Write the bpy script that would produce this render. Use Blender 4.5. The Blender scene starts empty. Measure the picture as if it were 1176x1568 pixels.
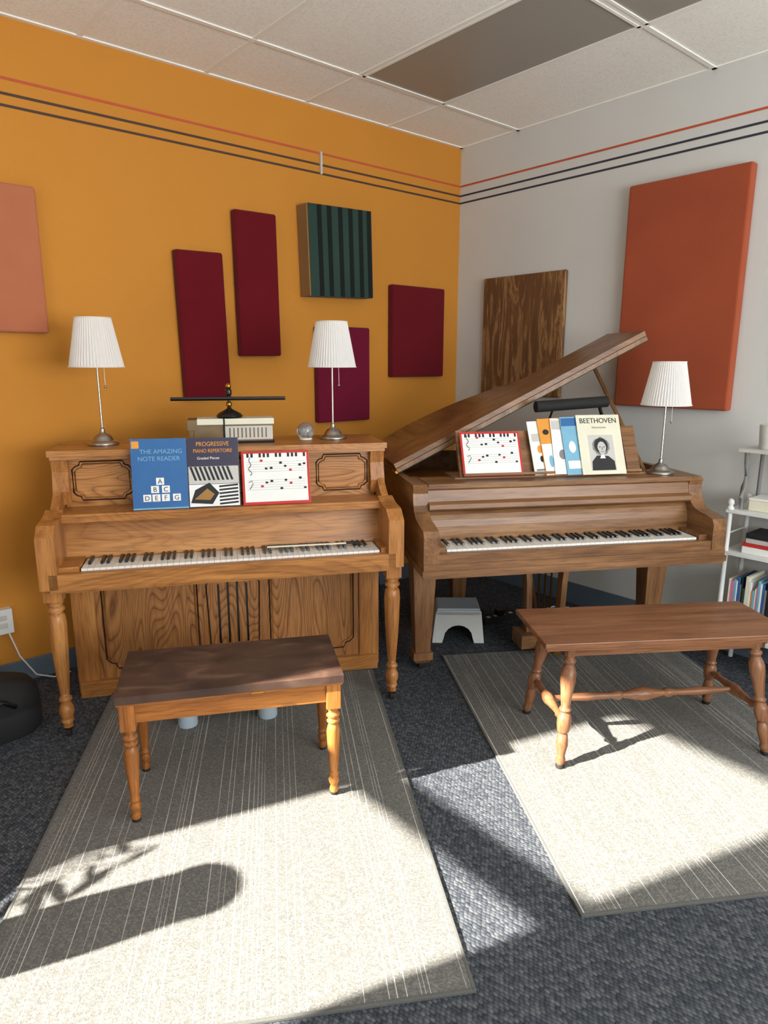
import bpy, bmesh, math, random
from mathutils import Matrix, Vector
random.seed(7)
scene=bpy.context.scene
COL=scene.collection
def lin(v):
    v/=255.0
    return v/12.92 if v<=.04045 else ((v+.055)/1.055)**2.4
def C(r,g,b): return (lin(r),lin(g),lin(b),1)

# ------------------------------------------------------------ materials
def newmat(name,rough=.5,metal=0,spec=.5):
    m=bpy.data.materials.new(name);m.use_nodes=True
    nt=m.node_tree;b=nt.nodes["Principled BSDF"]
    b.inputs["Roughness"].default_value=rough;b.inputs["Metallic"].default_value=metal
    b.inputs["Specular IOR Level"].default_value=spec
    return m,nt,b
def N(nt,t,**kw):
    n=nt.nodes.new(t)
    for k,v in kw.items(): setattr(n,k,v)
    return n
def coords(nt,scale=(1,1,1)):
    tc=N(nt,"ShaderNodeTexCoord");mp=N(nt,"ShaderNodeMapping");mp.inputs["Scale"].default_value=scale
    nt.links.new(tc.outputs["Object"],mp.inputs[0]);return mp.outputs[0]
def ramp(nt,fac,stops):
    r=N(nt,"ShaderNodeValToRGB");e=r.color_ramp.elements
    e[0].position,e[0].color=stops[0];e[1].position,e[1].color=stops[-1]
    for p,c in stops[1:-1]:
        x=e.new(p);x.color=c
    nt.links.new(fac,r.inputs[0]);return r.outputs[0]
def bump(nt,b,h,strength,dist=.002):
    n=N(nt,"ShaderNodeBump");n.inputs["Strength"].default_value=strength;n.inputs["Distance"].default_value=dist
    nt.links.new(h,n.inputs["Height"]);nt.links.new(n.outputs[0],b.inputs["Normal"])
def noise(nt,vec,scale,detail=4,dist=0,rough=.5):
    n=N(nt,"ShaderNodeTexNoise");n.inputs["Scale"].default_value=scale;n.inputs["Detail"].default_value=detail
    n.inputs["Distortion"].default_value=dist;n.inputs["Roughness"].default_value=rough
    nt.links.new(vec,n.inputs["Vector"]);return n.outputs["Fac"]
def mth(nt,op,a,b=None):
    n=N(nt,"ShaderNodeMath",operation=op)
    for s,v in ((n.inputs[0],a),(n.inputs[1],b)):
        if v is None: continue
        if isinstance(v,(int,float)): s.default_value=v
        else: nt.links.new(v,s)
    return n.outputs[0]
def mixc(nt,fac,a,b,mode='MIX'):
    m=N(nt,"ShaderNodeMix",data_type='RGBA',blend_type=mode)
    for s,v in ((m.inputs[0],fac),(m.inputs[6],a),(m.inputs[7],b)):
        if isinstance(v,bpy.types.NodeSocket): nt.links.new(v,s)
        else: s.default_value=v
    return m.outputs[2]
def plain(name,col,rough=.5,metal=0,var=.06,scale=12,spec=.5):
    m,nt,b=newmat(name,rough,metal,spec)
    f=noise(nt,coords(nt),scale,3)
    d=tuple(c*(1-var) for c in col[:3])+(1,);l=tuple(min(1,c*(1+var)) for c in col[:3])+(1,)
    nt.links.new(ramp(nt,f,[(.3,d),(.7,l)]),b.inputs["Base Color"])
    return m
def wood(name,dark,mid,light,axis='x',rough=.36,cath=0,pore=.28,rings=34):
    m,nt,b=newmat(name,rough,0,.45)
    al,ac=1.3,16
    sc={'x':(al,ac,ac),'y':(ac,al,ac),'z':(ac,ac,al)}[axis]
    f=noise(nt,coords(nt,sc),1.0,6,.6,.6)
    col=ramp(nt,f,[(.28,dark),(.5,mid),(.72,light)])
    if cath:   # flame grain: contour lines of a smooth stretched field
        s2={'x':(1.0,3,5.5),'z':(5.5,3,1.0),'y':(5.5,1.0,3)}[axis]
        q=noise(nt,coords(nt,s2),1.0,1.5,.3,.35)
        fr=mth(nt,'FRACT',mth(nt,'MULTIPLY',q,float(rings)))
        c2=ramp(nt,fr,[(0,mid),(.55,light),(.80,mid),(.93,dark),(1,mid)])
        col=mixc(nt,cath,col,c2)
    al,ac=9,170
    sc={'x':(al,ac,ac),'y':(ac,al,ac),'z':(ac,ac,al)}[axis]
    g=noise(nt,coords(nt,sc),1.0,2)
    k=ramp(nt,g,[(.36,(1-pore,1-pore,1-pore,1)),(.52,(1,1,1,1))])
    col=mixc(nt,1.0,col,k,'MULTIPLY')
    nt.links.new(col,b.inputs["Base Color"]);bump(nt,b,g,.12,.001)
    return m
def fabric(name,col,var=.12,fine=420,rough=.95):
    m,nt,b=newmat(name,rough,0,.15)
    v=coords(nt)
    f=noise(nt,v,fine,2);g=noise(nt,v,3,2)
    d=tuple(c*(1-var) for c in col[:3])+(1,);l=tuple(min(1,c*(1+var)) for c in col[:3])+(1,)
    c1=ramp(nt,f,[(.35,d),(.65,l)]);c2=ramp(nt,g,[(.3,(.88,.88,.88,1)),(.7,(1,1,1,1))])
    nt.links.new(mixc(nt,1,c1,c2,'MULTIPLY'),b.inputs["Base Color"]);bump(nt,b,f,.4,.001)
    b.inputs["Sheen Weight"].default_value=.1
    return m
def wallmat(name,col,bs=.25):
    m,nt,b=newmat(name,.75,0,.25)
    v=coords(nt);f=noise(nt,v,160,3);g=noise(nt,v,1.2,2)
    d=tuple(c*.95 for c in col[:3])+(1,)
    nt.links.new(ramp(nt,g,[(.3,d),(.7,col)]),b.inputs["Base Color"]);bump(nt,b,f,bs,.0015)
    return m

OAK=(C(118,70,32),C(174,114,58),C(198,140,78))
M={}
M['oak_x']=wood("oak_x",*OAK,'x',cath=.3,rings=26);M['oak_z']=wood("oak_z",*OAK,'z');M['oak_y']=wood("oak_y",*OAK,'y')
M['oak_panel']=wood("oak_panel",*OAK,'x',cath=.7)
OAK2=(C(92,56,28),C(158,104,56),C(180,126,74))
M['oak_flame']=wood("oak_flame",*OAK2,'z',cath=.8)
M['oak_groove']=plain("oak_groove",C(62,34,16),.6)
WAL=(C(92,62,38),C(132,92,58),C(158,116,76))
M['wal_x']=wood("walnut_x",*WAL,'x');M['wal_z']=wood("walnut_z",*WAL,'z');M['wal_y']=wood("walnut_y",*WAL,'y')
BN=(C(106,58,24),C(170,104,46),C(198,132,64))
M['bench_x']=wood("bench_oak_x",*BN,'x');M['bench_z']=wood("bench_oak_z",*BN,'z')
B2=(C(100,62,40),C(138,92,62),C(160,114,80))
M['b2_x']=wood("bench_walnut_x",*B2,'x');M['b2_z']=wood("bench_walnut_z",*B2,'z')
M['ivory']=plain("ivory",C(240,238,232),.25,var=.02)
M['black']=plain("black_gloss",C(14,14,16),.3,var=.05)
M['blackm']=plain("black_matte",C(26,25,26),.8,var=.1)
M['brass']=plain("brass",C(190,140,60),.3,1)
M['steel']=plain("brushed_steel",C(176,172,166),.28,1)
M['white']=plain("white_plastic",C(222,224,222),.45,var=.03)
M['paper']=plain("paper",C(238,238,234),.7,var=.02)
M['red']=plain("print_red",C(196,38,34),.6)
M['ink']=plain("print_ink",C(22,22,26),.6)
M['blue']=plain("print_blue",C(38,98,158),.45)
M['navy']=plain("print_navy",C(42,34,62),.4)
M['orange']=plain("print_orange",C(226,150,50),.5)
M['cream']=plain("cream",C(226,222,200),.6,var=.03)
M['lblue']=plain("pale_blue",C(178,196,208),.5,var=.04)
M['grey']=plain("grey",C(128,128,128),.6)
M['lgrey']=plain("light_grey",C(196,194,188),.6)
M['gold']=plain("gold_iron",C(150,112,60),.45,.6)
M['green']=plain("green_felt",C(36,62,52),.9)
M['darkwood']=plain("dark_interior",C(22,16,13),.8)
M['leaf']=plain("leaf",C(50,92,40),.6,var=.2)
M['terra']=plain("terracotta",C(160,90,60),.8)
M['cyan']=plain("print_cyan",C(120,176,205),.5)
M['pink']=plain("print_pink",C(214,120,150),.5)
M['tan']=plain("tan_vinyl",C(120,98,66),.5,var=.15)

# leather bench top
m,nt,b=newmat("worn_leather",.42,0,.5)
v=coords(nt,(1.5,3,1));f=noise(nt,v,4,6,.6)
nt.links.new(ramp(nt,f,[(.3,C(52,38,32)),(.55,C(82,60,50)),(.75,C(116,92,76))]),b.inputs["Base Color"])
bump(nt,b,noise(nt,coords(nt),260,3),.35,.001);M['leather']=m
# carpet
m,nt,b=newmat("loop_carpet",.95,0,.1)
v=coords(nt);rot=v.node;rot.inputs["Rotation"].default_value=(0,0,-.47);rot.inputs["Scale"].default_value=(1,.62,1)
vo=N(nt,"ShaderNodeTexVoronoi");vo.inputs["Scale"].default_value=112;vo.inputs["Randomness"].default_value=.4;nt.links.new(v,vo.inputs["Vector"])
dcol=ramp(nt,vo.outputs["Distance"],[(.15,(1,1,1,1)),(.8,(.34,.34,.35,1))])
sep=N(nt,"ShaderNodeSeparateColor");nt.links.new(vo.outputs["Color"],sep.inputs[0])
cc=ramp(nt,sep.outputs[0],[(0,C(70,75,83)),(.5,C(86,91,98)),(1,C(108,111,115))])
nt.links.new(mixc(nt,1,cc,dcol,'MULTIPLY'),b.inputs["Base Color"])
bump(nt,b,mth(nt,'SUBTRACT',1.0,vo.outputs["Distance"]),.8,.004);M['carpet']=m
# striped rug (fine lines run along local y)
m,nt,b=newmat("striped_rug",.95,0,.1)
tc=N(nt,"ShaderNodeTexCoord");sx=N(nt,"ShaderNodeSeparateXYZ");nt.links.new(tc.outputs["Object"],sx.inputs[0])
X=sx.outputs[0]
n1=noise(nt,coords(nt,(1,.002,1)),7,1)
t=mth(nt,'ADD',mth(nt,'MULTIPLY',X,62.0),mth(nt,'MULTIPLY',n1,9.0))
fr=mth(nt,'FRACT',t);fl=mth(nt,'FLOOR',t)
line=mth(nt,'LESS_THAN',fr,.12)
wn=N(nt,"ShaderNodeTexWhiteNoise",noise_dimensions='1D');nt.links.new(fl,wn.inputs["W"])
gate=mth(nt,'GREATER_THAN',wn.outputs["Value"],.50)
dash=ramp(nt,noise(nt,coords(nt,(6,1.2,1)),3,1),[(.40,(.4,.4,.4,1)),(.5,(.9,.9,.9,1))])
sg=mth(nt,'MULTIPLY',mth(nt,'MULTIPLY',line,gate),dash)
vo=N(nt,"ShaderNodeTexVoronoi");vo.inputs["Scale"].default_value=210;nt.links.new(coords(nt),vo.inputs["Vector"])
sep=N(nt,"ShaderNodeSeparateColor");nt.links.new(vo.outputs["Color"],sep.inputs[0])
base=ramp(nt,sep.outputs[0],[(0,C(98,98,95)),(.6,C(112,111,108)),(1,C(130,128,123))])
nt.links.new(mixc(nt,sg,base,C(205,203,194)),b.inputs["Base Color"])
bump(nt,b,vo.outputs["Distance"],.35,.002);M['rug']=m
M['rugedge']=fabric("rug_binding",C(98,98,95))
# ceiling
m,nt,b=newmat("ceiling_tile",.9,0,.1)
v=coords(nt);f=noise(nt,v,95,4,0,.7);g=noise(nt,v,260,2)
col=mixc(nt,1,ramp(nt,f,[(.38,C(238,237,228)),(.52,C(250,249,242))]),ramp(nt,g,[(.3,(.92,.92,.92,1)),(.45,(1,1,1,1))]),'MULTIPLY')
nt.links.new(col,b.inputs["Base Color"]);bump(nt,b,f,.3,.003);M['ceil']=m
M['tbar']=plain("tbar_enamel",C(242,241,234),.5,var=.02)
M['lens']=plain("fixture_lens",C(150,145,134),.35,var=.04,scale=300)
M['wallo']=wallmat("orange_paint",C(200,134,50));M['wallw']=wallmat("white_paint",C(210,210,206))
M['base']=plain("vinyl_base",C(96,110,124),.5)
M['stripe_r']=plain("stripe_red",C(186,82,48),.7);M['stripe_k']=plain("stripe_dark",C(70,48,38),.7)
M['stripe_n']=plain("stripe_navy",C(50,50,62),.7)
# shade
m,nt,b=newmat("pleated_shade",.8,0,.1)
b.inputs["Base Color"].default_value=C(250,249,247)
tr=N(nt,"ShaderNodeBsdfTranslucent");tr.inputs[0].default_value=C(248,246,242)
mx=N(nt,"ShaderNodeMixShader");mx.inputs[0].default_value=.35
out=nt.nodes["Material Output"];nt.links.new(b.outputs[0],mx.inputs[1]);nt.links.new(tr.outputs[0],mx.inputs[2]);nt.links.new(mx.outputs[0],out.inputs[0]);M['shade']=m
m,nt,b=newmat("clear_glass",.05);b.inputs["Transmission Weight"].default_value=.9;b.inputs["Base Color"].default_value=(.85,.87,.9,1);M['glass']=m
M['f_salmon']=fabric("fabric_salmon",C(184,112,80));M['f_red']=fabric("fabric_maroon",C(102,16,26))
M['f_mag']=fabric("fabric_magenta",C(108,18,46));M['f_green']=fabric("fabric_green",C(48,70,62))
M['f_black']=fabric("fabric_black",C(26,32,32));M['f_tan']=fabric("fabric_tan",C(144,110,66));M['f_rust']=fabric("fabric_rust",C(164,80,52),.06)
m,nt,b=newmat("streaked_brown",.6,0,.3)
f=noise(nt,coords(nt,(14,14,1.6)),1.4,7,1.2,.65)
nt.links.new(ramp(nt,f,[(.3,C(84,58,36)),(.5,C(112,78,48)),(.57,C(162,122,80)),(.62,C(112,78,48)),(.8,C(92,62,38))]),b.inputs["Base Color"]);M['streak']=m

# ------------------------------------------------------------ mesh builder
class B:
    def __init__(s): s.v=[];s.f=[];s.mi=[];s.sm=[];s.mats=[];s.M=Matrix()
    def add(s,vs,fs,mat,smooth=False):
        o=len(s.v);s.v+=[tuple(s.M@Vector(p)) for p in vs]
        if mat not in s.mats: s.mats.append(mat)
        k=s.mats.index(mat)
        for f in fs: s.f.append([i+o for i in f]);s.mi.append(k);s.sm.append(smooth)
    def box(s,x0,x1,y0,y1,z0,z1,mat):
        s.add([(x0,y0,z0),(x1,y0,z0),(x1,y1,z0),(x0,y1,z0),(x0,y0,z1),(x1,y0,z1),(x1,y1,z1),(x0,y1,z1)],
              [(0,3,2,1),(4,5,6,7),(0,1,5,4),(1,2,6,5),(2,3,7,6),(3,0,4,7)],mat)
    def prism(s,pts,axis,a,b,mat,smooth=False):
        n=len(pts)
        f={'x':lambda p,t:(t,p[0],p[1]),'y':lambda p,t:(p[0],t,p[1]),'z':lambda p,t:(p[0],p[1],t)}[axis]
        vs=[f(p,a) for p in pts]+[f(p,b) for p in pts]
        s.add(vs,[list(range(n))[::-1],list(range(n,2*n))],mat)
        s.add(vs,[(i,(i+1)%n,n+(i+1)%n,n+i) for i in range(n)],mat,smooth)
    def lathe(s,cx,cy,prof,mat,seg=24,smooth=True,cap=True,sq=False):
        vs=[];fs=[];n=len(prof)
        for r,z in prof:
            for i in range(seg):
                a=2*math.pi*(i+.5)/seg;vs.append((cx+r*math.cos(a),cy+r*math.sin(a),z))
        for j in range(n-1):
            for i in range(seg):
                k=(i+1)%seg;fs.append((j*seg+i,j*seg+k,(j+1)*seg+k,(j+1)*seg+i))
        s.add(vs,fs,mat,smooth)
        if cap: s.add(vs,[list(range(seg))[::-1],list(range((n-1)*seg,n*seg))],mat)
    def tube(s,pts,r,mat,seg=8,closed=False):
        P=[Vector(p) for p in pts];n=len(P);vs=[];fs=[]
        for j,p in enumerate(P):
            if closed: t=P[(j+1)%n]-P[j-1]
            else: t=P[min(j+1,n-1)]-P[max(j-1,0)]
            t.normalize();u=t.cross(Vector((0,0,1)))
            if u.length<.1: u=t.cross(Vector((0,1,0)))
            u.normalize();w=t.cross(u)
            rr=r[j] if isinstance(r,(list,tuple)) else r
            for i in range(seg):
                a=2*math.pi*i/seg;vs.append(tuple(p+rr*(u*math.cos(a)+w*math.sin(a))))
        for j in range(n if closed else n-1):
            q=(j+1)%n
            for i in range(seg):
                k=(i+1)%seg;fs.append((j*seg+i,j*seg+k,q*seg+k,q*seg+i))
        s.add(vs,fs,mat,True)
        if not closed: s.add(vs,[list(range(seg))[::-1],list(range((n-1)*seg,n*seg))],mat)
    def ell(s,cx,cz,rx,rz,y,mat,n=24,t=.0006):
        s.prism([(cx+rx*math.cos(2*math.pi*i/n),cz+rz*math.sin(2*math.pi*i/n)) for i in range(n)],'y',y,y-t,mat)
    def sphere(s,c,r,mat,seg=20,sz=1):
        prof=[(max(1e-4,r*math.sin(math.pi*j/12)),c[2]-r*sz*math.cos(math.pi*j/12)) for j in range(13)]
        s.lathe(c[0],c[1],prof,mat,seg)
    def obj(s,name,loc=(0,0,0),rz=0,bevel=0,parent=None,seg=2,mw=None):
        me=bpy.data.meshes.new(name);me.from_pydata(s.v,[],s.f)
        for k in s.mats: me.materials.append(M[k])
        for p,i,q in zip(me.polygons,s.mi,s.sm): p.material_index=i;p.use_smooth=q
        bm=bmesh.new();bm.from_mesh(me);bmesh.ops.recalc_face_normals(bm,faces=bm.faces);bm.to_mesh(me);bm.free()
        o=bpy.data.objects.new(name,me);COL.objects.link(o)
        if mw is not None: o.matrix_world=mw
        else: o.location=loc;o.rotation_euler=(0,0,rz)
        if parent: o.parent=parent
        if bevel:
            md=o.modifiers.new("bevel",'BEVEL');md.width=bevel;md.segments=seg;md.limit_method='ANGLE';md.angle_limit=math.radians(40)
        return o
def text(parent,name,body,x,z,size,mat,y=-.004,align='CENTER',sx=1):
    t=bpy.data.curves.new(name,'FONT');t.body=body;t.size=size;t.align_x=align;t.extrude=.0002;t.materials.append(M[mat])
    o=bpy.data.objects.new(name,t);COL.objects.link(o);o.parent=parent
    o.location=(x,y,z);o.rotation_euler=(math.pi/2,0,0);o.scale=(sx,1,1)
    return o
def bez(p0,p1,p2,p3,n=8):
    r=[]
    for i in range(n):
        t=i/n;a=(1-t)**3;b=3*t*(1-t)**2;c=3*t*t*(1-t);d=t**3
        r.append((a*p0[0]+b*p1[0]+c*p2[0]+d*p3[0],a*p0[1]+b*p1[1]+c*p2[1]+d*p3[1]))
    return r
UP=(-2.368,-1.022,-.471);GR=(-1.061,-1.792,-.52)
def W(P,x,y,z=0):
    X,Y,a=P;return (X+x*math.cos(a)-y*math.sin(a),Y+x*math.sin(a)+y*math.cos(a),z)

# ------------------------------------------------------------ room
H=2.962;XL=-4.4;YF=-6.0
b=B();b.box(XL-.15,.15,YF-.15,.15,-.1,0,'carpet');b.obj("floor")
b=B();b.box(XL-.15,0.15,0,.15,0,H,'wallo');b.obj("wall_back")
b=B();b.box(0,.15,YF-.15,0,0,H,'wallw');b.obj("wall_right")
wy0,wy1,wz0,wz1=-1.95,-1.04,.5,2.34
b=B();b.box(XL-.15,XL,YF,wy0,0,H,'wallw');b.box(XL-.15,XL,wy1,0,0,H,'wallw')
b.box(XL-.15,XL,wy0,wy1,0,wz0,'wallw');b.box(XL-.15,XL,wy0,wy1,wz1,H,'wallw');b.obj("wall_left")
b=B();fx0,fx1,fz0,fz1=-3.9,-.5,.8,2.5
b.box(XL-.15,fx0,YF-.15,YF,0,H,'wallw');b.box(fx1,0,YF-.15,YF,0,H,'wallw')
b.box(fx0,fx1,YF-.15,YF,0,fz0,'wallw');b.box(fx0,fx1,YF-.15,YF,fz1,H,'wallw');b.obj("wall_front")
b=B();b.box(XL-.15,.15,YF-.15,.15,H,H+.1,'ceil');b.obj("ceiling")
# T-bar grid
b=B();t=.012
xs=[-(.671+.6096*k) for k in range(6)];ys=[-(.493+1.2192*k) for k in range(5)]
for x in xs: b.box(x-t,x+t,YF,0,H-.005,H,'tbar')
for y in ys: b.box(XL,0,y-t,y+t,H-.006,H-.0005,'tbar')
b.box(XL,0,-.022,0,H-.006,H,'tbar');b.box(-.022,0,YF,0,H-.006,H,'tbar')
b.obj("trim_ceiling_grid")
for k in range(2):
    b=B();y1=ys[k]-t;y0=ys[k+1]+t;x1=xs[0]-t;x0=xs[1]+t
    b.box(x0+.012,x1-.012,y0+.012,y1-.012,H-.003,H-.0005,'lens')
    b.box(x0,x1,y0,y0+.014,H-.008,H-.0005,'tbar');b.box(x0,x1,y1-.014,y1,H-.008,H-.0005,'tbar')
    b.box(x0,x0+.014,y0,y1,H-.008,H-.0005,'tbar');b.box(x1-.014,x1,y0,y1,H-.008,H-.0005,'tbar')
    b.obj("ceiling_light_fixture")
b=B();b.box(XL,-.012,-.012,0,0,.11,'base');b.obj("baseboard_back",bevel=.003)
b=B();b.box(-.012,0,YF,0,0,.14,'base');b.obj("baseboard_right",bevel=.003)
i=1
for z,mo,mw_ in ((2.718,'stripe_r','stripe_r'),(2.657,'stripe_k','stripe_n'),(2.610,'stripe_k','stripe_n')):
    b=B();b.box(XL,-.002,-.002,0,z-.0055,z+.0055,mo);b.obj("trim_%d"%i);i+=1
    b=B();b.box(-.002,0,YF,-.002,z-.0055,z+.0055,mw_);b.obj("trim_%d"%i);i+=1
# windows
b=B()
for y0,y1,z0,z1 in ((wy0,wy0+.03,wz0,wz1),(wy1-.03,wy1,wz0,wz1),(wy0,wy1,wz0,wz0+.03),(wy0,wy1,wz1-.03,wz1),(wy0,wy1,1.48,1.58)):
    b.box(XL-.10,XL-.04,y0,y1,z0,z1,'white')
b.box(XL-.02,XL+.05,wy0-.05,wy1+.05,wz0-.03,wz0,'white');b.obj("window_1",bevel=.003)
b=B()
for x0,x1,z0,z1 in ((fx0,fx0+.05,fz0,fz1),(fx1-.05,fx1,fz0,fz1),(fx0,fx1,fz0,fz0+.05),(fx0,fx1,fz1-.05,fz1),(-2.23,-2.17,fz0,fz1)):
    b.box(x0,x1,YF-.10,YF-.04,z0,z1,'white')
b.obj("window_2",bevel=.003)
# wall panels
def panel(name,wall,a0,a1,z0,z1,mat,t=.05,tilt=0):
    b=B();w=(a1-a0)/2;h=(z1-z0)/2
    if wall=='o': b.box(-w,w,-t,0,-h,h,mat);loc=((a0+a1)/2,-.001,(z0+z1)/2)
    else: b.box(-t,0,-w,w,-h,h,mat);loc=(-.001,(a0+a1)/2,(z0+z1)/2)
    o=b.obj(name,loc,0,.012,seg=3)
    if wall=='o': o.rotation_euler=(0,tilt,0)
    else: o.rotation_euler=(tilt,0,0)
    return o
panel("acoustic_panel",'o',-3.36,-2.755,1.665,2.29,'f_salmon')
panel("acoustic_panel",'o',-2.115,-1.85,1.34,2.10,'f_red',tilt=-.02)
panel("acoustic_panel",'o',-1.775,-1.515,1.57,2.335,'f_red',tilt=-.012)
panel("acoustic_panel",'o',-1.255,-.85,1.17,1.75,'f_mag')
panel("acoustic_panel",'o',-.66,-.18,1.44,2.03,'f_red')
b=B();b.box(-.235,.235,-.10,0,-.25,.25,'f_tan');b.box(-.226,.236,-.104,-.02,-.251,.251,'f_green')
for x in (-.15,-.08,.0,.075,.15,.215): b.box(x-.016,x+.016,-.106,-.102,-.25,.25,'f_black')
b.obj("acoustic_panel",(-1.112,-.001,2.17),0,.006).rotation_euler=(0,-.03,0)
panel("acoustic_panel",'w',-.925,-.265,1.32,2.09,'streak',.03)
panel("acoustic_panel",'w',-1.97,-1.325,1.295,2.48,'f_rust',.06)
b=B();b.box(-.006,.006,-.012,0,-.06,.06,'lgrey');b.obj("cable_clip",(-1.18,-.002,2.665))
b=B();b.box(-.045,.045,-.045,0,-.06,.06,'white');b.box(-.02,.02,-.048,-.044,-.03,-.005,'lgrey');b.box(-.02,.02,-.048,-.044,.008,.033,'lgrey');b.obj("wall_outlet",(-3.09,-.001,.335),0,.004)
b=B();b.tube([(-3.07,-.05,.28),(-3.04,-.07,.16),(-2.98,-.08,.05),(-2.9,-.07,.008),(-2.82,-.06,.008)],.004,'white');b.obj("power_cord")

# rugs
def rug(name,fr,ang,w,l):
    b=B();b.box(-w/2,w/2,-l/2,l/2,0,.009,'rug')
    for x in (-w/2,w/2): b.box(x-.005,x+.005,-l/2-.005,l/2+.005,0,.0100,'rugedge')
    for y in (-l/2,l/2): b.box(-w/2,w/2,y-.005,y+.005,0,.0100,'rugedge')
    return b.obj(name,(fr[0],fr[1],.0005),ang,.002)
a=-.548;u=Vector((math.cos(a),math.sin(a)));v=Vector((-math.sin(a),math.cos(a)))
c=Vector((-2.60,-2.59))-u*.62+v*.915;rug("striped_rug",c,a,1.24,1.83)
a=-.565;u=Vector((math.cos(a),math.sin(a)));v=Vector((-math.sin(a),math.cos(a)))
c=Vector((-2.19,-2.63))+u*.64+v*.88;rug("striped_rug",c,a,1.28,1.76)

# ------------------------------------------------------------ pianos
def keys(b,y0,zt):
    w=1.225/52
    for i in range(52):
        x=-.6125+i*w;b.box(x+.0006,x+w-.0006,y0,y0+.15,zt-.02,zt,'ivory')
        if i%7 in (0,2,3,5,6) and i<51:
            b.prism([(y0+.052,zt-.005),(y0+.056,zt+.011),(y0+.15,zt+.012),(y0+.15,zt-.005)],'x',x+w-.0055,x+w+.0055,'black')
def stepped(b,x0,x1,z0,z1,y,mat,r=.0028,n=.03):
    pts=[(x0+n,z0),(x1-n,z0),(x1-n*.8,z0+n*.5),(x1-n*.4,z0+n*.6),(x1,z0+n),(x1,z1-n),(x1-n*.4,z1-n*.6),(x1-n*.8,z1-n*.5),(x1-n,z1),(x0+n,z1),(x0+n*.8,z1-n*.5),(x0+n*.4,z1-n*.6),(x0,z1-n),(x0,z0+n),(x0+n*.4,z0+n*.6),(x0+n*.8,z0+n*.5)]
    b.tube([(p[0],y,p[1]) for p in pts],r,mat,6,True)
b=B();cx=-.025;L_=cx-.73;R_=cx+.73
side=[(.62,.02),(.62,1.15),(.29,1.15)]+bez((.29,1.15),(.31,1.03),(.24,.98),(.17,.94),6)+bez((.17,.94),(.08,.90),(.02,.93),(-.015,.90),5)+[(-.035,.87),(-.035,.655),(.37,.645),(.37,.02)]
b.prism(side,'x',L_+.012,L_+.045,'oak_z');b.prism(side,'x',R_-.045,R_-.012,'oak_z')
arm=bez((.17,.94),(.08,.90),(.02,.93),(-.02,.90),5)+[(-.045,.87),(-.045,.66),(.2,.66)]
b.prism(arm,'x',L_-.006,L_+.062,'oak_z');b.prism(arm,'x',R_-.062,R_+.006,'oak_z')
for x in (L_+.010,R_-.075):   # upper posts
    b.prism([(.27,.94),(.255,1.0),(.275,1.08),(.262,1.15),(.34,1.15),(.34,.94)],'x',x,x+.065,'oak_z')
b.box(L_+.03,R_-.03,-.04,.37,.645,.70,'oak_x')     # keybed
b.box(L_+.03,R_-.03,-.045,-.008,.655,.722,'oak_x') # keyslip
b.box(L_+.045,-.618,-.008,.17,.70,.742,'oak_x');b.box(.618,R_-.045,-.008,.17,.70,.742,'oak_x')
keys(b,0,.73)
b.prism([(.152,.735),(.20,.905),(.24,.905),(.24,.70),(.152,.70)],'x',L_+.045,R_-.045,'oak_x') #fallboard
b.box(L_+.045,R_-.045,.13,.30,.903,.925,'oak_x')  # ledge
b.box(L_+.045,R_-.045,.118,.14,.893,.915,'oak_x')
b.box(L_+.05,R_-.05,.30,.33,.92,1.155,'oak_panel')
b.box(L_+.004,R_-.004,.235,.635,1.15,1.175,'oak_x') # lid
b.box(L_+.010,R_-.010,.25,.635,1.135,1.152,'oak_x')
for x0_,x1_ in ((L_+.085,-.43),(.38,R_-.085)):
    stepped(b,x0_,x1_,.952,1.120,.299,'oak_groove',.0034,.034);stepped(b,x0_+.010,x1_-.010,.962,1.110,.299,'oak_x',.0034,.034)
stepped(b,-.38,.34,.955,1.115,.299,'oak_groove')
# lower panel
b.box(L_+.045,R_-.045,.385,.40,.05,.65,'oak_flame')
b.box(L_+.045,L_+.11,.372,.40,.05,.65,'oak_z');b.box(R_-.11,R_-.045,.372,.40,.05,.65,'oak_z')
b.box(L_+.02,R_-.02,.355,.41,0.0,.075,'oak_x')
b.box(L_+.045,R_-.045,.595,.62,.02,1.15,'darkwood')
for x0_,x1_ in ((L_+.14,-.19),(.15,R_-.14)):
    stepped(b,x0_,x1_,.12,.61,.384,'oak_groove',.0036,.05);stepped(b,x0_+.011,x1_-.011,.131,.599,.384,'oak_z',.0036,.05)
for x in (-.088,-.044,0.0,.044): b.box(x-.0050-.003,x+.0050-.003,.3835,.39,.20,.50 if abs(x+.02)>.05 else .53,'black')
for s in (-1,1):   # carved scrolls around the grille
    q=-.022
    b.tube([(q+s*.14,.384,.61),(q+s*.12,.384,.585),(q+s*.14,.384,.565),(q+s*.105,.384,.55),(q+s*.11,.384,.52),(q+s*.125,.384,.50),(q+s*.115,.384,.20),(q+s*.13,.384,.17),(q+s*.10,.384,.14)],.0034,'oak_groove')
    b.tube([(q+s*.10,.384,.60),(q+s*.06,.384,.60),(q+s*.045,.384,.575),(q+s*.07,.384,.56),(q+s*.03,.384,.57),(q,.384,.60)],.003,'oak_groove')
for x in (-.12,-.02,.08):
    b.prism([(x-.02,.24),(x+.02,.24),(x+.012,.36),(x-.012,.36)],'z',.062,.075,'brass')
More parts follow.
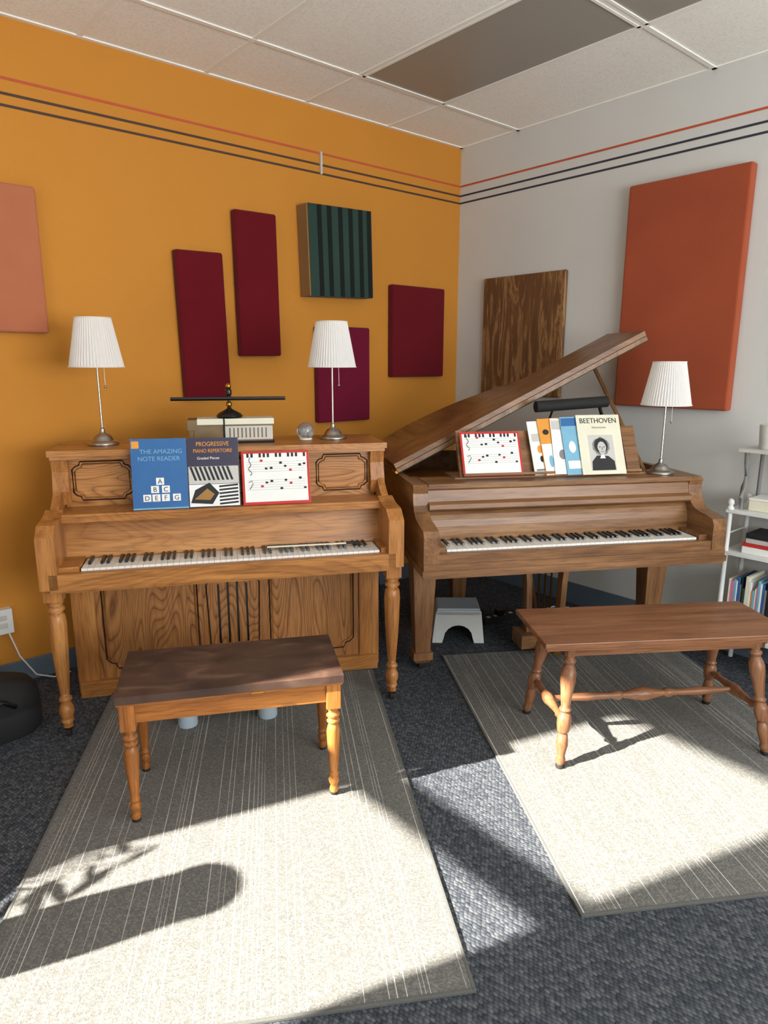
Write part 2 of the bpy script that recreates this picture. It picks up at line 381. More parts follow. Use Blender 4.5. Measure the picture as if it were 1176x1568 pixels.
# legs
def upleg(b,x,y,mat):
    b.box(x-.034,x+.034,y-.034,y+.034,.60,.65,mat)
    prof=[(.030,.60),(.034,.590),(.024,.580),(.034,.568),(.034,.56),(.024,.55),(.033,.535),(.036,.50),(.033,.40),(.026,.28),(.019,.20),(.017,.185),(.026,.172),(.026,.165),(.018,.155),(.029,.13),(.031,.11),(.022,.085),(.026,.072),(.019,.06),(.021,.045)]
    b.lathe(x,y,prof[::-1],mat,20)
    b.lathe(x,y,[(.010,.03),(.017,.036),(.021,.05)],'brass',12)
    b.prism([(y+.017*math.cos(q*math.pi/8),.017+.017*math.sin(q*math.pi/8)) for q in range(16)],'x',x-.009,x+.009,'blackm')
upleg(b,L_+.030,.02,'oak_z');upleg(b,R_-.030,.02,'oak_z')
b.obj("upright_piano",W(UP,0,0),UP[2],.003)

# grand piano
ZT=.993
b=B();g=.73
cheek=[(.40,.68),(.40,ZT),(.17,ZT),(.155,ZT-.015),(.165,ZT-.04),(.155,.90)]+bez((.155,.90),(.13,.84),(.06,.84),(.0,.835),6)+[(-.035,.825),(-.05,.80),(-.05,.68)]
b.prism(cheek,'x',-g,-g+.07,'wal_y');b.prism(cheek,'x',g-.07,g,'wal_y')
b.box(-g,g,-.055,.50,.615,.68,'wal_x')
b.box(-g-.006,g+.006,-.062,.45,.625,.652,'wal_x')
b.box(-g+.065,g-.065,-.045,-.008,.675,.722,'wal_x')
b.box(-g+.07,-.618,-.01,.15,.68,.745,'wal_x');b.box(.618,g-.07,-.01,.15,.68,.745,'wal_x')
keys(b,0,.73)
b.prism([(.152,.70),(.150,.76)]+bez((.150,.76),(.152,.83),(.17,.86),(.19,.875),5)+[(.24,.875),(.24,.70)],'x',-g+.07,g-.07,'wal_x')
b.prism([(.14,.875),(.128,.885),(.13,.905),(.16,.915),(.17,.965),(.155,.975),(.155,ZT+.003),(.36,ZT+.003),(.36,.875)],'x',-g+.07,g-.07,'wal_x')
outl=[(-g,.40),(-g,.7),(-g,1.0)]+bez((-g,1.15),(-g,1.40),(-.50,1.46),(-.28,1.40),8)+bez((-.28,1.40),(.06,1.30),(.14,1.0),(.42,.87),10)+bez((.42,.87),(.60,.80),(g,.74),(g,.58),7)+[(g,.40)]
def inset(o,d):
    r=[];n=len(o)
    for i,p in enumerate(o):
        a=Vector(o[max(i-1,0)]);c=Vector(o[min(i+1,n-1)]);t=(c-a).normalized();nn=Vector((t.y,-t.x))
        r.append((p[0]+nn.x*d,p[1]+nn.y*d))
    return r
inn=inset(outl,.035);n=len(outl)
vs=[(p[0],p[1],.70) for p in outl]+[(p[0],p[1],ZT) for p in outl]+[(p[0],p[1],ZT) for p in inn]+[(p[0],p[1],.70) for p in inn]
fs=[]
for i in range(n-1):
    for k in range(4): fs.append((k*n+i,k*n+i+1,((k+1)%4)*n+i+1,((k+1)%4)*n+i))
fs+=[(0,n,2*n,3*n),(n-1,2*n-1,3*n-1,4*n-1)]
b.add(vs,fs,'wal_y')
b.prism(inn,'z',.74,.76,'darkwood');b.prism(inset(outl,.06),'z',.86,.875,'gold')
for i in range(28):
    x=-.6+i*.04;b.tube([(x,.42,.89),(x*.6-.22,1.30-abs(x+.25)*.7,.89)],.0012,'steel',4)
b.box(-g+.04,g-.04,.36,.44,.86,.94,'darkwood')
# music desk
b.M=Matrix.Translation((0,.29,ZT+.004))@Matrix.Rotation(-.46,4,'X')
b.box(-.46,.46,0,.016,0,.235,'wal_x');b.box(-.46,.46,-.035,0,0,.012,'wal_x');b.box(.40,.47,-.006,.016,0,.25,'wal_x');b.box(-.47,-.44,-.004,.016,0,.24,'wal_x')
b.M=Matrix()
b.box(-.50,.50,.28,.46,ZT,ZT+.008,'wal_x')
# lid
AL=math.radians(26.6)
b.M=Matrix.Translation((-g,0,ZT+.004))@Matrix.Rotation(-AL,4,'Y')
lo=inset([(p[0]+g,p[1]) for p in outl],-.012)
lp=[(0,.5)]+[p for p in lo if p[1]>.52]+[(2*g+.004,.5)]
b.prism(lp,'z',0,.022,'wal_y');b.prism(inset(lp,.012),'z',-.004,0,'green')
b.box(.0,2*g+.004,.50,.88,.025,.050,'wal_x')
b.M=Matrix()
for y in (.55,.9,1.2): b.tube([(-g-.004,y-.04,ZT+.006),(-g-.004,y+.04,ZT+.006)],.008,'brass')
b.tube([(.67,.58,.96),(-.73+1.2*math.cos(AL),.62,ZT+1.2*math.sin(AL))],.011,'wal_z')
# legs
def grleg(b,x,y):
    b.box(x-.075,x+.075,y-.075,y+.075,.585,.62,'wal_z')
    def fr(r0,z0,r1,z1):
        b.add([(x-r0,y-r0,z0),(x+r0,y-r0,z0),(x+r0,y+r0,z0),(x-r0,y+r0,z0),(x-r1,y-r1,z1),(x+r1,y-r1,z1),(x+r1,y+r1,z1),(x-r1,y+r1,z1)],[(0,3,2,1),(4,5,6,7),(0,1,5,4),(1,2,6,5),(2,3,7,6),(3,0,4,7)],'wal_z')
    fr(.038,.10,.060,.585);fr(.050,.06,.050,.10);fr(.035,.04,.045,.06)
    b.prism([(y+.022*math.cos(q*math.pi/8),.022+.022*math.sin(q*math.pi/8)) for q in range(16)],'x',x-.014,x+.014,'blackm')
grleg(b,-.63,.37);grleg(b,.63,.37)
b.box(-.33,-.12,1.0,1.2,.62,.72,'wal_z');grleg(b,-.22,1.1)
# lyre
lx,ly=.07,.46
b.box(lx-.13,lx+.13,ly-.05,ly+.05,.585,.62,'wal_x')
for s in (-1,1):
    b.prism([(lx+s*.075,.12),(lx+s*.085,.40),(lx+s*.10,.59),(lx+s*.135,.59),(lx+s*.115,.40),(lx+s*.105,.12)],'y',ly-.03,ly+.03,'wal_z')
b.box(lx-.09,lx+.09,ly-.02,ly+.02,.50,.53,'wal_x')
for x in (-.035,0,.035): b.tube([(lx+x,ly,.12),(lx+x,ly,.59)],.005,'brass')
b.box(lx-.15,lx+.15,ly-.08,ly+.06,.05,.125,'wal_x')
for x in (-.06,0,.06): b.prism([(lx+x-.012,ly-.08),(lx+x+.012,ly-.08),(lx+x+.017,ly-.19),(lx+x-.017,ly-.19)],'z',.058,.07,'brass')
b.tube([(lx,ly+.05,.10),(lx,ly+.32,.62)],.01,'wal_z')
b.obj("grand_piano",W(GR,0,0),GR[2],.0025)

# ------------------------------------------------------------ lamps
def lamp(P,x,y,z,k=1):
    b=B()
    b.lathe(0,0,[(.066,0),(.068,.006),(.066,.012),(.05,.018),(.044,.022),(.040,.032),(.030,.044),(.014,.052),(.009,.062),(.012,.068),(.006,.074),(.0045,.08),(.0045,.36)],'steel',32)
    b.lathe(0,0,[(.014,.34),(.016,.35),(.016,.39),(.008,.40)],'steel',16)
    b.sphere((0,0,.42),.03,'cream')
    b.tube([(.03,-.01,.37),(.03,-.012,.26)],.0012,'steel',5);b.sphere((.03,-.012,.255),.006,'steel',8)
    n=104;vs=[];fs=[]
    for r,zz in ((.114*k,.338),(.074*k,.548)):
        for i in range(n):
            a=2*math.pi*i/n;q=r*(1.0 if i%2 else .965);vs.append((q*math.cos(a),q*math.sin(a),zz))
    for i in range(n): fs.append((i,(i+1)%n,n+(i+1)%n,n+i))
    b.add(vs,fs,'shade')
    for r,zz in ((.1145*k,.340),(.0745*k,.546)):
        b.tube([(r*math.cos(2*math.pi*i/48),r*math.sin(2*math.pi*i/48),zz) for i in range(48)],.0025,'shade',6,True)
    for q in range(3):
        a=q*2.09;b.tube([(0,0,.541),(.073*k*math.cos(a),.073*k*math.sin(a),.546)],.0015,'steel',5)
    b.tube([(0,0,.40),(0,0,.541)],.003,'steel',6)
    return b.obj("table_lamp",W(P,x,y,z),P[2])
lamp(UP,-.555,.43,1.1755);lamp(UP,.485,.45,1.1755);lamp(GR,.562,.265,ZT+.0035,1.03)

# small radio with lamp on it (upright top)
b=B()
b.box(-.185,.185,-.06,.06,0,.085,'tan');b.box(-.192,.192,-.066,.066,0,.010,'darkwood');b.box(-.150,.192,-.064,.066,.085,.112,'cream')
b.box(-.192,-.150,-.066,.066,.06,.108,'tan')
b.box(-.03,.185,-.063,-.058,.016,.078,'lgrey');b.box(-.165,-.05,-.064,-.058,.016,.078,'tan')
b.box(-.035,-.028,-.067,.066,.0,.112,'darkwood')
for i in range(10): b.box(-.01+i*.018,-.004+i*.018,-.065,-.062,.025,.070,'tan')
b.obj("table_radio",W(UP,.005,.42,1.1755),UP[2],.005)
b=B()
b.lathe(0,0,[(.055,0),(.06,.008),(.05,.02),(.03,.03),(.012,.04),(.006,.05),(.006,.10),(.014,.105),(.014,.125),(.008,.13)],'black',28)
b.sphere((0,0,.142),.013,'brass');b.sphere((0,0,.06),.014,'brass')
b.prism([(-.012,.078),(.012,.078),(.016,.086),(.014,.094),(-.014,.094),(-.016,.086)],'x',-.255,.255,'black')
b.obj("piano_desk_lamp",W(UP,.0,.41,1.2885),UP[2],.001)
b=B();b.sphere((0,0,.042),.042,'glass',28);b.lathe(0,0,[(.028,0),(.032,.004),(.026,.010)],'cream',24)
for i in range(9):
    a=i*.7;b.sphere((.018*math.cos(a),.018*math.sin(a),.028+.003*i),.009,'lgrey',8)
b.obj("snow_globe",W(UP,.35,.43,1.176),UP[2])
# black lamp on grand desk
b=B()
n=20
b.prism([(.030*math.cos(2*math.pi*i/n),.028*math.sin(2*math.pi*i/n)) for i in range(n)],'x',-.19,.19,'blackm',True)
b.tube([(-.09,.02,-.02),(-.09,.06,-.07),(-.08,.03,-.14)],.006,'blackm');b.tube([(.16,.02,-.02),(.19,.05,-.07),(.19,.04,-.14)],.009,'blackm')
b.box(-.10,-.06,.0,.04,-.18,-.12,'blackm');b.box(.17,.21,.0,.05,-.18,-.12,'blackm')
o=b.obj("music_stand_lamp",W(GR,.135,.41,1.335),GR[2]);o.rotation_euler=(0,-.06,GR[2])

# ------------------------------------------------------------ books / sheets
def sheet_mw(P,x,y,z,lean,rz=0,roll=0):
    return Matrix.Translation(W(P,x,y,z))@Matrix.Rotation(P[2]+rz,4,'Z')@Matrix.Rotation(-lean,4,'X')@Matrix.Rotation(roll,4,'Y')
def book(name,P,x,y,z,w,h,t,cover,lean=.16,rz=0,roll=0,extra=None):
    b=B();b.box(-w/2,w/2,-t,0,0,h,cover)
    b.box(-w/2+.002,w/2+.0003,-t+.001,-.001,.001,h-.001,'paper')
    if extra: extra(b,w,h,-t)
    return b.obj(name,mw=sheet_mw(P,x,y,z,lean,rz,roll))
sq=[(0,.118),(-.022,.084),(.022,.084),(-.055,.048),(-.018,.048),(.02,.048),(.065,.048)]
def ex1(b,w,h,y):
    b.box(-w/2+.004,-w/2+.034,y-.0006,y,h-.04,h-.010,'orange')
    for cx_,cz in sq: b.box(cx_-.016,cx_+.016,y-.0008,y,cz-.015,cz+.015,'paper')
    b.box(-w/2,w/2,y-.0005,y,0,.006,'cyan')
BY=.158;BZ=.9262
o=book("lesson_book",UP,-.303,BY,BZ,.225,.298,.006,'blue',extra=ex1)
text(o,"title_1","THE AMAZING",0.01,.235,.026,'cyan',-.0075);text(o,"title_2","NOTE READER",0,.205,.026,'cyan',-.0075)
for i,(cx_,cz) in enumerate(sq): text(o,"letter_%d"%(i+1),"ABCDEFG"[i],cx_,cz-.010,.028,'ink',-.0075)
def ex2(b,w,h,y):
    b.box(-w/2+.003,w/2-.003,y-.0005,y,.10,.175,'lgrey');b.box(-w/2+.003,w/2-.003,y-.0005,y,.003,.098,'paper')
    for i in range(9):
        x=-.10+i*.019
        b.prism([(x,.174),(x+.010,.174),(x+.03,.115),(x+.020,.115)],'y',y-.0009,y,'ink')
    for i in range(6):
        z=.008+i*.015
        b.prism([(.02,z),(.10,z+.006),(.10,z+.014),(.02,z+.008)],'y',y-.0009,y,'ink')
    b.prism([(-.10,.02),(-.01,.012),(.02,.06),(-.02,.105),(-.08,.075)],'y',y-.0010,y,'ink')
    b.prism([(-.085,.035),(-.02,.03),(.0,.055),(-.03,.080)],'y',y-.0012,y,'gold')
o=book("repertoire_book",UP,-.081,BY-.002,BZ,.215,.296,.006,'navy',extra=ex2)
text(o,"title_1","PROGRESSIVE",0,.262,.026,'orange',-.0075,sx=.88);text(o,"title_2","PIANO REPERTOIRE",0,.234,.022,'orange',-.0075,sx=.84);text(o,"title_3","Graded Pieces",-.02,.205,.016,'paper',-.0075)
def chart(b,w,h,y):
    b.box(-w/2+.010,w/2-.010,y-.0006,y,.012,h-.010,'paper')
    n=15
    for i in range(n):
        x=-w/2+.014+i*(w-.03)/n
        if i%7 not in (2,6): b.box(x+.008,x+.018,y-.0012,y,h-.027,h-.010,'ink')
    for s in (.065,.145):
        for k in range(5): b.box(-w/2+.02,w/2-.02,y-.001,y,s+k*.0105,s+k*.0105+.0008,'grey')
        for i in range(5):
            x=-w/2+.085+i*.042;z=(s+.004+((i*37+int(s*100))%5)*.011)
            b.ell(x,z,.007,.0055,y-.0008,'red' if i%3==0 else 'ink',14)
            x+=.02;z=s+.004+((i*23+int(s*100)+2)%5)*.009
            if i%2==0:b.ell(x,z,.0065,.005,y-.0008,'ink',14)
    b.tube([(-w/2+.035+.009*math.sin(q*1.1)*(1-q/16),y-.001,.13+q*.0065) for q in range(13)],.0016,'ink',5)
    b.tube([(-w/2+.028,y-.001,.10),(-w/2+.042,y-.001,.105),(-w/2+.045,y-.001,.09),(-w/2+.03,y-.001,.068)],.0016,'ink',5)
book("note_chart",UP,.186,BY-.004,BZ,.295,.235,.004,'red',lean=.26,extra=chart)
Z0=ZT+.0165
book("note_chart",GR,-.31,.268,Z0-.003,.30,.222,.004,'red',lean=.44,extra=chart)
# grand books fan
def exb(b,w,h,y):
    b.box(-.066,.066,y-.0006,y,.018,.20,'lgrey')
    b.prism([(-.062,.02),(.062,.02),(.06,.065),(.03,.092),(-.03,.095),(-.058,.065)],'y',y-.001,y,'ink')
    b.prism([(-.04+.044*1.0*math.cos(q*.314)*(1+.08*(q%2))+.038,.142+.045*math.sin(q*.314)*(1+.1*(q%3-1))) for q in range(20)],'y',y-.0008,y-.0014,'grey')
    b.ell(-.002,.145,.036,.040,y-.0012,'ink')
    b.prism([(.001+.023*math.cos(q*.349)*(1 if math.sin(q*.349)>-.2 else .85),.132+.034*math.sin(q*.349)) for q in range(18)],'y',y-.0017,y-.0021,'lgrey')
    b.ell(-.009,.138,.0045,.0022,y-.0021,'ink',8);b.ell(.012,.138,.0045,.0022,y-.0021,'ink',8)
    b.prism([(.0,.137),(.004,.137),(.006,.124),(-.001,.124)],'y',y-.0021,y-.0025,'grey');b.box(-.006,.010,y-.0024,y,.113,.1148,'ink')
    b.prism([(-.015,.08),(.015,.08),(.008,.098),(-.006,.098)],'y',y-.0015,y,'paper')
o=book("composer_sheet_music",GR,.25,.242,Z0-.006,.23,.305,.005,'cream',lean=.42,extra=exb)
text(o,"title","BEETHOVEN",0,.262,.037,'ink',-.0065,sx=.96);text(o,"subtitle","Klavierstucke",0,.235,.014,'grey',-.0065)
def exn(kind):
    def f(b,w,h,y):
        x0=-w/2
        if kind==0:
            b.box(x0+.004,x0+.10,y-.0005,y,h*.80,h-.01,'lgrey');b.ell(x0+.05,.10,.02,.025,y,'grey')
        elif kind==1:
            b.box(x0+.012,x0+.07,y-.0005,y,.17,.21,'lgrey');b.ell(x0+.045,.13,.012,.02,y,'orange');b.ell(x0+.05,.08,.010,.016,y,'ink');b.box(x0+.012,x0+.07,y-.0005,y,.02,.03,'grey')
        elif kind==2:
            b.box(x0+.003,x0+.12,y-.0005,y,.003,h*.55,'paper');b.ell(x0+.035,.22,.016,.014,y-.0005,'ink');b.ell(x0+.04,.07,.012,.03,y-.0005,'cyan')
        elif kind==3:
            b.box(x0+.003,x0+.12,y-.0005,y,h*.84,h-.006,'blue');b.ell(x0+.045,.14,.018,.03,y-.0005,'paper');b.box(x0+.012,x0+.08,y-.0005,y,.03,.07,'paper')
    return f
book("music_book",GR,.165,.2515,Z0-.004,.21,.295,.004,'cyan',lean=.425,roll=-.02,extra=exn(3))
book("music_book",GR,.105,.2585,Z0-.004,.21,.285,.004,'paper',lean=.43,roll=.02,extra=exn(0))
book("music_book",GR,.055,.2655,Z0-.004,.20,.29,.004,'orange',lean=.435,roll=-.05,extra=exn(2))
book("music_book",GR,.0,.2725,Z0-.003,.20,.275,.004,'paper',lean=.44,roll=-.04,extra=exn(1))
b=B();b.box(-.20,.20,-.006,.006,0,.006,'cream');b.box(-.20,.08,.008,.016,0,.007,'ink');b.box(.15,.205,-.008,.008,0,.008,'ink')
b.obj("ruler",W(UP,.33,.10,.7425),UP[2]-.03,.001)

# ------------------------------------------------------------ benches
b=B();w,d,h=.75,.37,.475
b.prism([(-w/2,-d/2),(w/2,-d/2),(w/2,d/2),(-w/2,d/2)],'z',h-.028,h,'leather')
b.box(-w/2+.004,w/2-.004,-d/2+.004,d/2-.004,h-.036,h-.027,'bench_x')
ap=(h-.105,h-.036)
b.box(-w/2+.03,w/2-.03,-d/2+.02,-d/2+.04,*ap,'bench_x');b.box(-w/2+.03,w/2-.03,d/2-.04,d/2-.02,*ap,'bench_x')
b.box(-w/2+.02,-w/2+.04,-d/2+.03,d/2-.03,*ap,'bench_x');b.box(w/2-.04,w/2-.02,-d/2+.03,d/2-.03,*ap,'bench_x')
b.box(-w/2+.03,w/2-.03,-d/2+.03,d/2-.03,ap[0],ap[0]+.006,'bench_x')
for sx in (-1,1):
    for sy in (-1,1):
        x,y=sx*(w/2-.035),sy*(d/2-.035)
        b.box(x-.025,x+.025,y-.025,y+.025,h-.13,h-.036,'bench_z')
        p=[(.014,.010),(.017,.02),(.012,.035),(.018,.048),(.020,.058),(.014,.072),(.019,.082),(.014,.092),(.016,.105),(.022,.20),(.024,.25),(.020,.272),(.014,.280),(.023,.288),(.023,.295),(.015,.302),(.024,.310),(.024,.318),(.016,.326),(.022,.345)]
        b.lathe(x,y,p,'bench_z',20);b.lathe(x,y,[(.013,0),(.015,.004),(.013,.012)],'blackm',14)
b.tube([(.06,-d/2-.002,h-.03),(.10,-d/2-.002,h-.03)],.004,'brass')
b.obj("piano_bench",(-2.628,-1.435,.010),-.48,.004)
b=B();w,d,h=1.02,.42,.50;ds=.38
b.box(-w/2+.01,w/2,-ds/2,ds/2,h-.022,h,'b2_x');b.box(-w/2+.02,w/2-.01,-ds/2+.01,ds/2-.01,h-.034,h-.021,'b2_x')
b.box(-w/2+.10,w/2-.10,-ds/2+.04,-ds/2+.058,h-.07,h-.034,'b2_x');b.box(-w/2+.10,w/2-.10,ds/2-.058,ds/2-.04,h-.07,h-.034,'b2_x')
b.box(-w/2+.10,-w/2+.118,-ds/2+.04,ds/2-.04,h-.07,h-.034,'b2_x');b.box(w/2-.118,w/2-.10,-ds/2+.04,ds/2-.04,h-.07,h-.034,'b2_x')
pr=[(.012,.012),(.018,.03),(.013,.045),(.015,.055),(.021,.09),(.017,.125),(.013,.132),(.021,.14),(.024,.165),(.024,.19),(.020,.205),(.013,.212),(.022,.222),(.015,.232),(.018,.26),(.026,.33),(.027,.36),(.020,.385),(.014,.395),(.022,.405),(.022,.412),(.015,.42),(.022,.45),(.022,.475)]
jt={}
for sx in (-1,1):
    for sy in (-1,1):
        top=Vector((sx*(w/2-.135),sy*(d/2-.085),0));bot=Vector((sx*(w/2-.085),sy*(d/2+.0),0));dl=(bot-top)
        S=Matrix(((1,0,-dl.x/.47,bot.x),(0,1,-dl.y/.47,bot.y),(0,0,1,0),(0,0,0,1)))
        b.M=S;b.lathe(0,0,[(r*1.12,z) for r,z in pr],'b2_z',20);b.lathe(0,0,[(.016,0),(.018,.006),(.014,.016)],'blackm',14)
        jt[(sx,sy)]=S@Vector((0,0,.178));b.M=Matrix()
def turned(b,p,q,mat,prof):
    p=Vector(p);q=Vector(q);b.tube([p+(q-p)*t for t,_ in prof],[r for _,r in prof],mat,16)
for sx in (-1,1):
    turned(b,jt[(sx,-1)],jt[(sx,1)],'b2_x',[(0,.010),(.1,.012),(.15,.018),(.2,.012),(.4,.019),(.47,.024),(.53,.024),(.6,.019),(.8,.012),(.85,.018),(.9,.012),(1,.010)])
ml=(jt[(-1,-1)]+jt[(-1,1)])/2;mr=(jt[(1,-1)]+jt[(1,1)])/2
turned(b,ml,mr,'b2_x',[(0,.010),(.06,.012),(.2,.018),(.33,.013),(.36,.020),(.375,.020),(.39,.012),(.42,.017),(.46,.024),(.5,.030),(.54,.024),(.58,.017),(.61,.012),(.625,.020),(.64,.020),(.67,.013),(.8,.018),(.94,.012),(1,.010)])
b.obj("piano_bench",(-1.165,-2.225,.010),-.60,.003)

# ------------------------------------------------------------ footstools
b=B();w,d,h=.29,.21,.20
arch=[(-w/2,0),(-w/2+.055,0)]+[(-.07*math.cos(q*math.pi/8)*1.15,.03+.075*math.sin(q*math.pi/8)) for q in range(9)]+[(w/2-.055,0),(w/2,0),(w/2-.018,h-.03),(w/2-.03,h-.015),(-w/2+.03,h-.015),(-w/2+.018,h-.03)]
b.prism(arch,'y',-d/2,-d/2+.02,'white');b.prism(arch,'y',d/2-.02,d/2,'white')
b.box(-w/2+.02,w/2-.02,-d/2,d/2,h-.04,h-.012,'white');b.box(-w/2+.025,w/2-.025,-d/2+.01,d/2-.01,h-.014,h,'lblue')
for sx in (-1,1): b.prism([(sx*w/2,0),(sx*(w/2-.02),0),(sx*(w/2-.036),h-.02),(sx*(w/2-.018),h-.02)],'y',-d/2+.01,d/2-.01,'white')
b.obj("step_stool",W(GR,-.33,.74,0),GR[2]-.2,.006)
b=B()
for x in (-.17,.17):
    for y in (-.08,.08): b.lathe(x,y,[(.040,0),(.042,.01),(.036,.10),(.036,.15)],'lblue',24)
b.box(-.22,.22,-.13,.13,.15,.175,'white')
b.obj("foot_rest",W(UP,-.07,.06,.010),UP[2],.006)
b=B();b.box(-.15,.15,-.028,.028,0,.035,'blackm')
for i in range(5): b.box(-.12+i*.055,-.095+i*.055,-.012,.012,.034,.037,'lgrey')
b.box(-.05,.0,-.02,.02,.036,.07,'black')
b.tube([(-.15,0,.012),(-.21,-.03,.006),(-.27,.02,.006),(-.33,.0,.006)],.005,'blackm')
b.tube([(.15,0,.012),(.22,.06,.006),(.31,.0,.006),(.42,.02,.006),(.5,-.04,.006)],.005,'white')
b.obj("power_strip",W(GR,.02,.93,0),GR[2]+.3,.004)

# ------------------------------------------------------------ shelf unit at right
b=B();x0,x1,y0,y1=-.27,-.06,-2.80,-2.13
for x in (x0,x1):
    for y in (y0,y1):
        b.lathe(x,y,[(.010,0),(.012,.01),(.012,.20),(.016,.205),(.016,.215),(.012,.22),(.012,.60),(.016,.605),(.016,.615),(.012,.62),(.012,.83),(.017,.835),(.017,.845),(.010,.855),(.016,.868),(.014,.882),(.004,.89)],'white',16)
for z in (.19,.61,.82): b.box(x0-.015,x1+.015,y0-.015,y1+.015,z,z+.018,'white')
for z in (.235,.655): b.tube([(x0,y1,z+.06),(x1,y1,z+.06)],.005,'white')
for y in (y1-.04,y0+.04):
    b.tube([(x0+.03,y,.838),(x0+.01,y,.90),(x0+.02,y,.95),(x0+.05,y,1.0),(x0+.03,y,1.06),(x0+.02,y,1.12)],.011,'grey',10)
    b.tube([(x1,y,.838),(x1,y,1.12)],.009,'grey',10)
b.box(x0-.01,x1+.01,y0,y1-.01,1.12,1.137,'lgrey')
b.obj("storage_shelf",(0,0,0),0,.003)
b=B();random.seed(11);y=y1-.03;cols=['cream','pink','cyan','paper','blue','grey','ink','green','cream','paper','orange','cyan']
i=0
while y>y0+.05:
    t=random.uniform(.005,.016);hh=random.uniform(.24,.31);b.box(x0+.005,x0+.19,y-t,y-.001,0,hh,cols[i%12]);y-=t;i+=1
b.obj("books",(0,0,.2085),0,.001)
b=B();b.box(-.09,.09,-.17,.17,0,.035,'paper');b.box(-.092,.092,-.172,.172,.036,.05,'red');b.box(-.08,.08,-.15,.16,.051,.075,'lgrey');b.box(-.085,.085,-.16,.16,.076,.10,'ink');b.obj("book_stack",(-.17,-2.37,.6285),0,.002)
b=B();b.box(-.07,.07,-.14,.14,0,.05,'cream');b.box(-.072,.072,-.142,.142,.05,.062,'paper');b.obj("storage_box",(-.17,-2.34,.8385),0,.003)
b=B();b.lathe(0,0,[(.034,0),(.037,.005),(.045,.11),(.043,.115),(.041,.11),(.034,.01)],'lgrey',28);b.obj("ceramic_cup",(-.20,-2.24,1.1375))

# ------------------------------------------------------------ soft instrument bag at left
b=B();n=44
rings=[(.95,0),(1.0,.03),(1.0,.12),(.985,.13),(1.0,.14),(.985,.20),(.92,.245),(.76,.27),(.5,.28)]
def sgn(v): return 1 if v>=0 else -1
vs=[];fs=[]
for k,z in rings:
    for i in range(n):
        a=2*math.pi*i/n;x=sgn(math.cos(a))*abs(math.cos(a))**.55;y=sgn(math.sin(a))*abs(math.sin(a))**.55
        yy=y*(.17-.035*x)
        vs.append((.48*x*k,yy*k,z*(1-.10*x)+.010*math.sin(7*x+2+3*y)*(1 if z>.18 else 0)))
for j in range(len(rings)-1):
    for i in range(n):
        k=(i+1)%n;fs.append((j*n+i,j*n+k,(j+1)*n+k,(j+1)*n+i))
b.add(vs,fs,'blackm',True);b.add(vs,[list(range(n))[::-1],list(range((len(rings)-1)*n,len(rings)*n))],'blackm')
b.tube([(.22,-.135,.14),(.26,-.17,.19),(.34,-.165,.20),(.38,-.12,.15)],.010,'black')
b.tube([(.05,-.05,.27),(.12,-.02,.31),(.22,.0,.30),(.28,.0,.25)],.011,'black')
b.obj("guitar_bag",(-3.53,-.40,0),-.16)
b=B();b.tube([W(UP,.66,.66,.005),W(UP,.72,.60,.2),W(UP,.74,.58,.42),W(UP,.76,.62,.3),W(UP,.8,.7,.005)],.004,'blackm');b.obj("lamp_cord")
# plant by window, plus a drum added out of view for its shadow
b=B();b.box(-.15,.15,-.15,.15,.26,.28,'wal_x')
for sx in (-1,1):
    for sy in (-1,1): b.box(sx*.13-.012,sx*.13+.012,sy*.13-.012,sy*.13+.012,0,.26,'wal_z')
b.obj("plant_stand",(-4.10,-1.18,0),0,.003)
b=B();b.lathe(0,0,[(.07,0),(.10,.14),(.108,.14),(.108,.165),(.095,.165),(.09,.14)],'terra',28);b.lathe(0,0,[(.088,.12),(.088,.14)],'darkwood',20)
random.seed(5)
for i in range(34):
    a=random.uniform(0,6.28);r=random.uniform(.10,.25);hh=random.uniform(.10,.36)
    p0=Vector((.03*math.cos(a),.03*math.sin(a),.14));p1=Vector((r*.5*math.cos(a),r*.5*math.sin(a),.14+hh));p2=Vector((r*math.cos(a),r*math.sin(a),.14+hh*.8))
    b.tube([p0,p0*.4+p1*.6,p1],.0025,'leaf',5)
    d_=(p2-p1).normalized();s_=d_.cross(Vector((0,0,1))).normalized();L2=random.uniform(.09,.14);w2=.026
    b.add([p1,p1+d_*L2*.35+s_*w2,p1+d_*L2*.75+s_*w2*.7,p1+d_*L2,p1+d_*L2*.75-s_*w2*.7,p1+d_*L2*.35-s_*w2],[(0,1,2,3,4,5)],'leaf')
b.obj("potted_plant",(-4.10,-1.18,.281))
b=B();b.lathe(0,0,[(.075,0),(.08,.01),(.088,.12),(.105,.33),(.11,.48),(.100,.64),(.096,.69)],'bench_z',32)
b.lathe(0,0,[(.102,.67),(.106,.675),(.106,.695),(.098,.705)],'steel',32);b.lathe(0,0,[(.096,.695),(.092,.707),(.04,.71)],'cream',32)
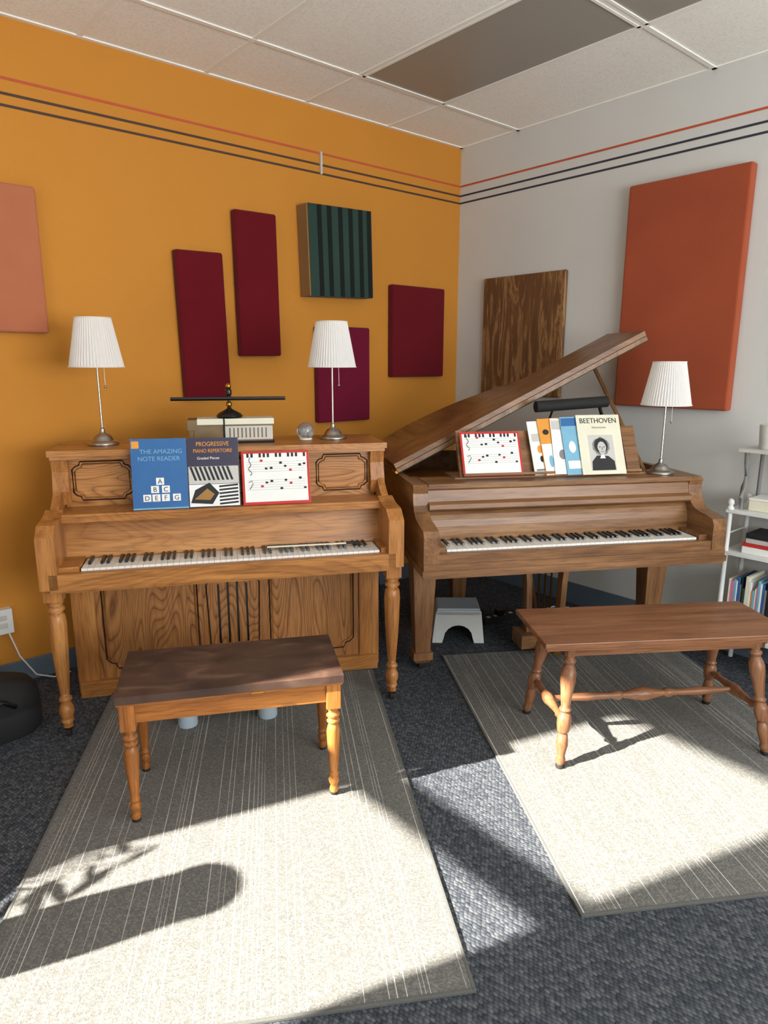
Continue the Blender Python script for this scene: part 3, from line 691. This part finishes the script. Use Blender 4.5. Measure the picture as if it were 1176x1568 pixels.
b.obj("added_shadow_drum",(-3.97,-1.54,0))  # invented unseen object, shaped to throw the round-headed shadow on the floor

# ------------------------------------------------------------ camera
yaw,pitch,roll=.864,.217,.002
f=Vector((math.cos(yaw)*math.cos(pitch),math.sin(yaw)*math.cos(pitch),-math.sin(pitch)));r=Vector((math.sin(yaw),-math.cos(yaw),0));u=r.cross(f)
c,s=math.cos(roll),math.sin(roll);r2=c*r+s*u;u2=-s*r+c*u
cd=bpy.data.cameras.new("camera");co=bpy.data.objects.new("camera",cd);COL.objects.link(co)
R=Matrix((r2,u2,-f)).transposed().to_4x4()
co.matrix_world=Matrix.Translation((-3.685,-3.510,1.539))@R
cd.sensor_fit='HORIZONTAL';cd.sensor_width=36;cd.lens=1042/1176*36;cd.clip_start=.02
scene.camera=co

# ------------------------------------------------------------ light
sd=Vector((.957,-.29,-.65)).normalized()
l=bpy.data.lights.new("sun",'SUN');l.energy=33;l.color=(1,.935,.83);l.angle=math.radians(.9)
o=bpy.data.objects.new("sun",l);COL.objects.link(o);o.rotation_euler=sd.to_track_quat('-Z','Y').to_euler();o.location=(-6,0,4)
def area(name,loc,d,sx,sy,p,col):
    l=bpy.data.lights.new(name,'AREA');l.shape='RECTANGLE';l.size=sx;l.size_y=sy;l.energy=p;l.color=col
    o=bpy.data.objects.new(name,l);COL.objects.link(o);o.location=loc;o.rotation_euler=Vector(d).to_track_quat('-Z','Y').to_euler()
area("daylight_front_window",(-2.2,YF-.03,1.65),(0,1,.60),3.2,1.6,205,(.96,.985,1))
area("daylight_left_window",(XL-.02,-1.47,1.42),(1,0,.4),.8,1.8,9,(.92,.96,1))
w=bpy.data.worlds.new("world");scene.world=w;w.use_nodes=True
bg=w.node_tree.nodes["Background"];sky=w.node_tree.nodes.new("ShaderNodeTexSky");sky.sky_type='HOSEK_WILKIE';sky.sun_direction=(-sd).normalized()
w.node_tree.links.new(sky.outputs[0],bg.inputs[0]);bg.inputs[1].default_value=.4
scene.view_settings.view_transform='Standard';scene.view_settings.look='None';scene.view_settings.exposure=0
